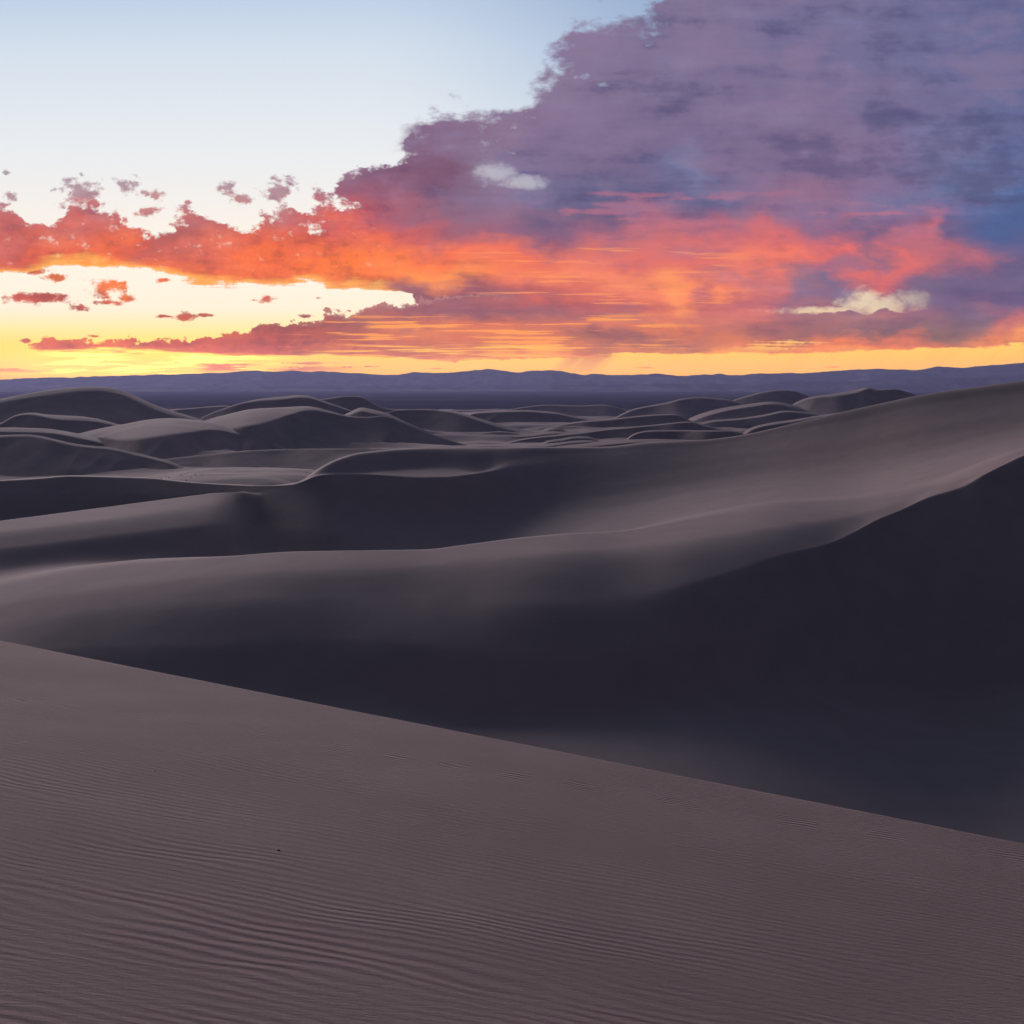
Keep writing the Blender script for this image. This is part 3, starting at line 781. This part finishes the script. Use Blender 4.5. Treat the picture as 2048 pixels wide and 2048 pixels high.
# ------------------------------------------------------------------ the near dunes, one sheet through the crest and trough lines read off the slopes
# each line: (column, row, value); 'Y' lines carry the distance, 'S' lines the slope in degrees falling towards the viewer from the line behind
LINES = [
 # top crest
 ('Y', [(-300, 985, 400), (0, 961, 430), (72, 957, 436), (145, 952, 440), (235, 954, 445), (308, 957, 440), (362, 963, 425), (453, 969, 407), (525, 971, 392), (580, 968, 384), (612, 958, 380), (640, 938, 384), (680, 918, 401), (720, 907, 422), (850, 897, 477), (1000, 896, 500), (1089, 895, 519), (1200, 895, 526), (1288, 886.5, 525), (1345, 883, 524), (1411, 880, 516), (1481, 871, 508), (1595, 845, 494), (1670, 827, 484), (1770, 805, 474), (1836, 791, 466), (1946, 775, 454), (2048, 761, 444), (2350, 715, 420)]),
 # upper edge of the lit hollow
 ('M', [(-300, 985.3, 399), (0, 961.3, 429), (72, 957.3, 435), (145, 952.3, 439), (235, 954.3, 444), (308, 957.3, 439), (362, 963.3, 424), (453, 969.3, 406), (525, 971.3, 391), (580, 969, 381), (612, 959.5, 377), (640, 948.5, 378), (680, 948, 384), (720, 946, 397), (781, 940, 428), (853, 937, 451), (908, 939, 456), (957, 944, 450), (1020, 922, 484), (1100, 912, 507), (1250, 903, 519), (1400, 893, 505), (1550, 868, 491), (1700, 842, 474), (1850, 812, 452), (2048, 786, 428), (2350, 741, 408)],
  [(-300, 15), (1020, 15), (1100, 15), (1250, 14), (1400, 15), (1550, 21), (1700, 24), (2350, 24)], (1040, 1140)),
 # second crest
 ('M', [(-300, 985.8, 397.8), (0, 961.8, 427.8), (72, 957.8, 433.8), (145, 952.8, 437.8), (235, 954.8, 442.8), (308, 957.8, 437.8), (362, 963.8, 422.8), (453, 969.8, 404.8), (525, 971.8, 389.8), (580, 970.5, 377), (612, 961, 373), (634, 951, 372), (670, 948.5, 376), (716, 948, 385), (781, 952, 395), (835, 955.5, 403), (890, 955.5, 412), (926, 951, 422), (957, 946.5, 438), (1020, 935, 470), (1100, 928, 493), (1250, 917, 506), (1400, 905, 493), (1550, 886, 477), (1700, 862, 461), (1850, 832, 440), (2048, 804, 416), (2350, 760, 396)],
  [(-300, 16), (1020, 16), (1100, 17), (1250, 17), (1400, 17), (1550, 20), (1700, 23), (2350, 23)], (1040, 1140)),
 ('S', [(-300, 1015, 24), (0, 1000, 24), (200, 990, 24), (400, 985, 24), (480, 980, 24), (560, 978, 22), (600, 972, 21), (640, 965, 20), (720, 985, 27), (850, 995, 27), (957, 985, 25), (1100, 960, 21), (1250, 938, 18), (1400, 918, 17), (1550, 900, 18), (1700, 883, 20), (1850, 855, 20), (2048, 825, 20), (2350, 780, 20)]),
 ('S', [(-300, 1075, 24), (0, 1050, 24), (200, 1030, 24), (400, 1000, 24), (480, 986, 22), (560, 985, 21), (600, 982, 20), (640, 980, 20), (720, 1012, 26), (850, 1026, 25), (957, 1015, 22), (1100, 985, 20), (1250, 962, 18), (1400, 938, 17), (1550, 918, 18), (1700, 905, 20), (1850, 878, 20), (2048, 845, 20), (2350, 800, 20)]),
 # left crest, spur, then the foot of the bowl
 ('M', [(-300, 1075, 270), (0, 1042, 290), (145, 1022.5, 302), (290, 1004, 318), (398, 990, 337), (435, 986, 346), (471, 984.5, 358), (482, 983.5, 364), (509, 987, 377), (560, 996, 372), (600, 1000, 365), (640, 1005, 359.5), (700, 1028, 356), (763, 1042, 355), (817, 1048, 356), (900, 1048, 372), (957, 1040, 392), (1100, 1012, 431), (1250, 992, 447), (1400, 967, 444), (1550, 947, 431), (1700, 933, 416), (1850, 906, 388), (2048, 862, 374), (2350, 817, 354)],
  [(-300, 20), (480, 20), (560, 19), (640, 20), (720, 20), (850, 16), (957, 15), (1100, 15), (1250, 13), (1400, 13), (1550, 13), (1700, 14), (1850, 14), (2048, 14), (2350, 14)], (480, 530)),
 ('S', [(-300, 1095, -1), (0, 1062, 0), (200, 1038, 0), (400, 1012, 1), (446, 1008, 2), (496, 1012, 19), (560, 1020, 21), (640, 1030, 20), (720, 1048, 16), (850, 1062, 11), (957, 1056, 9), (1100, 1032, 6), (1250, 1014, 4), (1400, 984, 4), (1550, 965, 5), (1700, 955, 6), (1850, 927, 5), (2048, 876, 7), (2350, 831, 7)]),
 ('S', [(-300, 1130, 5), (0, 1096, 6), (200, 1072, 6), (400, 1050, 6), (446, 1048, 7), (496, 1050, 20), (560, 1052, 21), (640, 1060, 20), (720, 1074, 14), (850, 1083, 10), (957, 1078, 8), (1100, 1050, 2), (1250, 1034, -1), (1400, 1001, 0), (1550, 981, 1), (1700, 973, 1), (1850, 946, 1), (2048, 887, 3), (2350, 843, 3)]),
 ('S', [(-300, 1180, 14), (0, 1142, 15), (200, 1122, 16), (400, 1122, 18), (520, 1122, 20), (640, 1118, 18), (720, 1116, 12), (850, 1110, 8), (957, 1102, 6), (1100, 1074, 0), (1250, 1066, -2), (1400, 1025, -2), (1550, 999, -1), (1700, 989, -1), (1850, 961, 0), (2048, 894, 1.5), (2350, 850, 1)]),
 # the long middle crest
 ('Y', [(-300, 1218, 190), (0, 1175, 203), (159, 1142, 203), (371, 1119, 199), (477, 1111, 197), (583, 1103, 197), (731, 1100.5, 196), (848, 1099, 195), (927, 1090, 196), (1024, 1078, 199), (1130, 1068.6, 203), (1236, 1063, 208), (1342, 1046, 216), (1448, 1029, 226), (1554, 1013, 238), (1700, 1002, 252), (1850, 976, 248), (2048, 901, 260), (2350, 857, 250)]),
 ('S', [(-300, 1245, -1), (0, 1205, -1), (200, 1172, 0), (400, 1150, 1), (600, 1138, 2), (730, 1135, 3), (850, 1128, 3), (957, 1118, 2), (1100, 1102, 0), (1250, 1095, 0), (1400, 1074, -1), (1550, 1050, -1), (1700, 1030, -1), (1800, 1002, 2), (1850, 986, 2), (2048, 906, 2), (2350, 863, 2)]),
 ('S', [(-300, 1285, 2), (0, 1245, 2), (200, 1215, 4), (400, 1200, 6), (600, 1190, 9), (730, 1188, 11), (850, 1188, 11), (957, 1200, 10), (1100, 1202, 9.5), (1236, 1192, 9), (1395, 1158, 8), (1554, 1114, 6), (1660, 1088, 3.5), (1702, 1069, 3), (1755, 1040, 3), (1808, 1018, 4), (1851, 997, 4), (1893, 984, 4), (1920, 976, 4), (1968, 950, 4), (2012, 928, 3), (2048, 911, 3), (2350, 869, 3)]),
 ('S', [(-300, 1340, 5), (0, 1300, 7), (200, 1290, 10), (400, 1285, 14), (600, 1275, 17), (730, 1275, 18), (850, 1285, 17), (957, 1300, 18), (1100, 1310, 19), (1250, 1302, 21), (1400, 1275, 24), (1554, 1235, 28), (1700, 1200, 32), (1850, 1160, 32), (2048, 1120, 32), (2350, 1100, 32)]),
 ('S', [(-300, 1420, 9), (0, 1400, 12), (200, 1400, 16), (400, 1410, 21), (600, 1420, 24), (730, 1435, 25), (850, 1450, 26), (957, 1460, 27), (1100, 1450, 29), (1250, 1430, 31), (1400, 1410, 32), (1554, 1395, 32), (1700, 1380, 32), (1850, 1375, 32), (2048, 1365, 32), (2350, 1350, 32)]),
 ('S', [(-300, 1560, 3), (0, 1560, 3), (400, 1600, 2), (850, 1660, 1), (1250, 1665, 1), (1700, 1685, 0), (2048, 1690, 0), (2350, 1690, 0)]),
]
SHARP = {2: [(-300, 1), (930, 1), (1000, 0), (2350, 0)], 5: [(-300, 1), (460, 1), (490, 0), (2350, 0)], 9: [(-300, 0), (280, 0), (460, .8), (1250, .8), (1500, 0), (2350, 0)],
         11: [(-300, 0), (1500, 0), (1680, 1), (2350, 1)]}


DEBUG = False


def near_dunes():
    us = np.arange(-300, 2351, 4.0)
    nL = len(LINES)
    LV = np.zeros((nL, len(us)))
    LY = np.zeros((nL, len(us)))
    LZ = np.zeros((nL, len(us)))
    for i, L_ in enumerate(LINES):
        kind, ln = L_[0], L_[1]
        a = np.array(ln, float)
        LV[i] = gsmooth(pchip(a[:, 0], a[:, 1], us), 2.0 if i in (0, 1, 2, 5, 9, 11) else (4.0 if i in (6, 7) else 9.0))
        val = gsmooth(pchip(a[:, 0], a[:, 2], us), 3.0 if i in (6, 7) else 9.0)
        k = (LV[i] - HV) / F
        if kind == 'Y':
            LY[i] = val
        elif kind == 'M':
            # distance on the left, slope from the line behind on the right
            sp = np.array(L_[2], float)
            t = np.tan(np.radians(gsmooth(pchip(sp[:, 0], sp[:, 1], us), 9.0)))
            ys = gsmooth((t * LY[i - 1] - (LZ[i - 1] - CAMZ)) / (t + k), 8.0)
            q = np.clip((us - L_[3][0]) / (L_[3][1] - L_[3][0]), 0, 1)
            q = q * q * (3 - 2 * q)
            LY[i] = val * (1 - q) + ys * q
        else:
            t = np.tan(np.radians(val))
            LY[i] = gsmooth((t * LY[i - 1] - (LZ[i - 1] - CAMZ)) / (t + k), 30.0 if i in (12, 13, 14) else (3.0 if i in (6, 7) else 10.0))
        LZ[i] = CAMZ - k * LY[i]
    if DEBUG:
        for u in (0, 200, 400, 500, 640, 720, 850, 957, 1100, 1250, 1400, 1550, 1700, 1850, 2048):
            c = int((u + 300) / 4)
            print('COL', u, ' '.join('%d/%.1f' % (LY[i, c], LZ[i, c] - CAMZ) for i in range(nL)))
            print('   slope', ' '.join('%.1f' % math.degrees(math.atan((LZ[i, c] - LZ[i + 1, c]) / max(LY[i, c] - LY[i + 1, c], 1e-3))) for i in range(nL - 1)))
    # behind and in front
    Yb = LY[0] + 150
    Zb = LZ[0] - 34
    Yf = np.full(len(us), 45.0)
    Zf = CAMZ - 66.0 + 0 * us
    Yall = np.vstack([Yb, LY, Yf])
    Zall = np.vstack([Zb, LZ, Zf])
    seg = [10, 8, 8, 12, 10, 14, 14, 14, 16, 16, 18, 18, 26, 26, 18, 8]
    cols = []
    breaks = sorted(SHARP)
    shp = {k: np.interp(us, [a for a, b in SHARP[k]], [b for a, b in SHARP[k]]) for k in breaks}
    for c in range(len(us)):
        y = Yall[:, c].copy()
        z = Zall[:, c]
        for i in range(1, len(y)):
            if y[i] > y[i - 1] - 0.8:
                y[i] = y[i - 1] - 0.8
        yq = [np.linspace(y[i], y[i + 1], seg[i], endpoint=False) for i in range(len(seg))]
        yq.append(y[-1:])
        yq = np.concatenate(yq)
        zs = pchip(-y, z, -yq)
        # broken at the sharp crests
        idx = [0] + [k + 1 for k in breaks if shp[k][c] > 0.02] + [len(y) - 1]
        zb_ = zs.copy()
        for a, b in zip(idx[:-1], idx[1:]):
            if b - a < 1:
                continue
            mk = (yq <= y[a] + 1e-9) & (yq >= y[b] - 1e-9)
            zb_[mk] = pchip(-y[a:b + 1], z[a:b + 1], -yq[mk])
        # weight by nearness to each crest
        wgt = np.zeros_like(yq)
        for k in breaks:
            j = k + 1
            span = np.where(yq > y[j], y[j - 1] - y[j], y[j] - y[j + 1])
            wgt = np.maximum(wgt, shp[k][c] * np.clip(1.6 - np.abs(yq - y[j]) / span, 0, 1))
        cols.append(np.stack([(us[c] - CU) / F * yq, yq, zs * (1 - wgt) + zb_ * wgt], -1))
    Pg = np.stack(cols, 1)
    x, y = Pg[..., 0], Pg[..., 1]
    Pg[..., 2] += 0.06 * fbm(x / 26.0, y / 18.0, 3, 77)
    return grid_mesh('near_dunes', Pg, mat_sand)


near_dunes()


# ------------------------------------------------------------------ foreground dune the camera stands on
def foreground():
    us = np.linspace(-1, 2, 240)
    A = np.array([-6.69, 13.0, -3.35])
    B = np.array([4.37, 8.5, -3.92])
    pl = (-0.1226, -0.1746, -1.9)
    d = (B - A)[:2]
    d = d / np.linalg.norm(d)
    nrm = np.array([-d[1], d[0]])
    if nrm[1] < 0:
        nrm = -nrm
    s = np.concatenate([np.linspace(-26, -1.0, 110), np.linspace(-0.95, -0.05, 20), np.linspace(0, 1.2, 16), np.linspace(2, 90, 50)])
    L = np.linspace(-60, 50, 420)
    mid = (A + B)[:2] / 2
    Pg = np.zeros((len(s), len(L), 3))
    for i, si in enumerate(s):
        xy = mid[None, :] + d[None, :] * L[:, None] + nrm[None, :] * si
        x, y = xy[:, 0], xy[:, 1]
        if si <= 0:
            z = pl[0] * x + pl[1] * y + pl[2]
        else:
            c = mid[None, :] + d[None, :] * L[:, None]
            z = pl[0] * c[:, 0] + pl[1] * c[:, 1] + pl[2] - math.tan(R(33)) * si
            z = np.maximum(z, -75)
        z = z + 0.02 * fbm(x / 2.2, y / 2.2, 3, 5) * min(1.0, 0.25 + abs(si) * 0.4)
        Pg[i] = np.stack([x, y, z + CAMZ], -1)
    return grid_mesh('foreground_dune', Pg, mat_fore)


foreground()

# ------------------------------------------------------------------ small things lying or growing on the sand
bpy.context.view_layer.update()
dg = bpy.context.evaluated_depsgraph_get()


def ground_z(x, y):
    from mathutils import Vector
    hit, loc, nor, idx, ob, mat = scene.ray_cast(dg, Vector((x, y, 600.0)), Vector((0, 0, -1)))
    return loc.z if hit else 0.0


def stone_material():
    m, b = new_mat('dark_stone')
    c = mixc(sstep(noise(pos(), 300.0, 3.0, 0.6), 0.4, 0.6), (0.03, 0.028, 0.03), (0.07, 0.06, 0.058))
    X.T.links.new(c.s, b.inputs['Base Color'])
    return m


def shrub_material():
    m, b = new_mat('shrub_leaf')
    c = mixc(sstep(noise(pos(), 2.0, 3.0, 0.6), 0.4, 0.6), (0.06, 0.06, 0.045), (0.10, 0.095, 0.07))
    X.T.links.new(c.s, b.inputs['Base Color'])
    return m


mat_stone = stone_material()
mat_shrub = shrub_material()


def pebble(x, y, r, label, seed):
    import bmesh
    bm = bmesh.new()
    bmesh.ops.create_icosphere(bm, subdivisions=3, radius=1.0)
    rr = random.Random(seed)
    ax = (rr.uniform(1.2, 1.5), rr.uniform(0.9, 1.1), rr.uniform(0.6, 0.75))
    for v in bm.verts:
        n = 0.13 * math.sin(3.1 * v.co.x + seed) + 0.10 * math.sin(4.3 * v.co.y + 2 * seed) + 0.08 * math.sin(5.7 * v.co.z + seed)
        v.co = v.co * (1 + n)
        v.co.x *= ax[0] * r
        v.co.y *= ax[1] * r
        v.co.z *= ax[2] * r
    for f in bm.faces:
        f.smooth = True
    me = bpy.data.meshes.new('pebble')
    bm.to_mesh(me)
    bm.free()
    me.materials.append(mat_stone)
    ob = bpy.data.objects.new('pebble', me)
    ob.location = (x, y, ground_z(x, y) + r * 0.35)
    ob.rotation_euler = (0, 0, rr.uniform(0, 6))
    scene.collection.objects.link(ob)
    ob['label'] = label
    ob['category'] = 'pebble'
    ob['group'] = 'pebbles on the foreground dune'


pebble(-1.38, 5.886, 0.0065, 'larger dark pebble on the rippled sand close to the viewer', 3)
pebble(-2.63, 7.34, 0.0045, 'tiny dark pebble higher up the rippled foreground slope', 8)


def shrub_mesh(seed, kind):
    """Stems and many small leaf faces in an uneven dome."""
    rr = random.Random(seed)
    V_, F_ = [], []
    if kind == 'stem':
        for k in range(9):
            a = rr.uniform(0, 6.28)
            l = rr.uniform(0.5, 0.95)
            tip = (math.cos(a) * l * 0.7, math.sin(a) * l * 0.7, l * 0.75)
            b0 = len(V_)
            w = 0.03
            for q in range(3):
                g = q * 2.094
                V_.append((math.cos(g) * w, math.sin(g) * w, -0.1))
            for q in range(3):
                g = q * 2.094
                V_.append((tip[0] + math.cos(g) * w * 0.4, tip[1] + math.sin(g) * w * 0.4, tip[2]))
            for q in range(3):
                F_.append((b0 + q, b0 + (q + 1) % 3, b0 + 3 + (q + 1) % 3, b0 + 3 + q))
    else:
        for k in range(420):
            a = rr.uniform(0, 6.28)
            rad = math.sqrt(rr.random()) * (0.8 + 0.25 * math.sin(a * 3 + seed))
            h = rr.uniform(0.05, 0.85) * math.sqrt(max(0.05, 1 - (rad * 0.9) ** 2))
            c = (math.cos(a) * rad, math.sin(a) * rad, h)
            s = rr.uniform(0.05, 0.11)
            p = [rr.gauss(0, 1) for _ in range(3)]
            q = [rr.gauss(0, 1) for _ in range(3)]
            b0 = len(V_)
            V_ += [tuple(c[i] + s * p[i] for i in range(3)), tuple(c[i] + s * q[i] for i in range(3)), tuple(c[i] - s * p[i] for i in range(3)), tuple(c[i] - s * q[i] for i in range(3))]
            F_.append((b0, b0 + 1, b0 + 2, b0 + 3))
    me = bpy.data.meshes.new(kind)
    me.from_pydata(V_, [], F_)
    me.materials.append(mat_shrub)
    return me


stems = shrub_mesh(5, 'stem')
crowns = [shrub_mesh(30 + k, 'crown') for k in range(3)]
rs = random.Random(12)
for k in range(34):
    x = -226 + rs.gauss(0, 17)
    y = 610 + rs.gauss(20, 16) + 10 * math.sin(x * 0.2)
    e = bpy.data.objects.new('shrub', None)
    e.location = (x, y, ground_z(x, y))
    s = rs.uniform(0.25, 0.55)
    e.scale = (s * 1.3, s * 1.2, s * rs.uniform(0.6, 0.9))
    e.rotation_euler = (0, 0, rs.uniform(0, 6.28))
    e['label'] = 'small dark shrub on the sand flat behind the dunes at left'
    e['category'] = 'shrub'
    e['group'] = 'shrubs on the sand flat'
    scene.collection.objects.link(e)
    for nm, me in (('stem', stems), ('crown', crowns[k % 3])):
        c = bpy.data.objects.new(nm, me)
        c.parent = e
        scene.collection.objects.link(c)

# ------------------------------------------------------------------ haze over the valley
HAZE = 1.35e-5


def haze():
    import bmesh
    bm = bmesh.new()
    bmesh.ops.create_cube(bm, size=1.0)
    me = bpy.data.meshes.new('haze')
    bm.to_mesh(me)
    bm.free()
    ob = bpy.data.objects.new('haze', me)
    ob.scale = (90000, 49000, 1080)
    ob.location = (0, 15500, 1080 / 2 - 60)
    scene.collection.objects.link(ob)
    ob['kind'] = 'stuff'
    ob['label'] = 'thin purple evening haze over the valley and the dunes'
    ob['category'] = 'haze'
    m = bpy.data.materials.new('haze')
    m.use_nodes = True
    t = m.node_tree
    t.nodes.clear()
    o = t.nodes.new('ShaderNodeOutputMaterial')
    v = t.nodes.new('ShaderNodeVolumePrincipled')
    v.inputs['Color'].default_value = (0.52, 0.57, 1.0, 1)
    v.inputs['Density'].default_value = HAZE
    v.inputs['Anisotropy'].default_value = 0.3
    t.links.new(v.outputs[0], o.inputs['Volume'])
    me.materials.append(m)


haze()
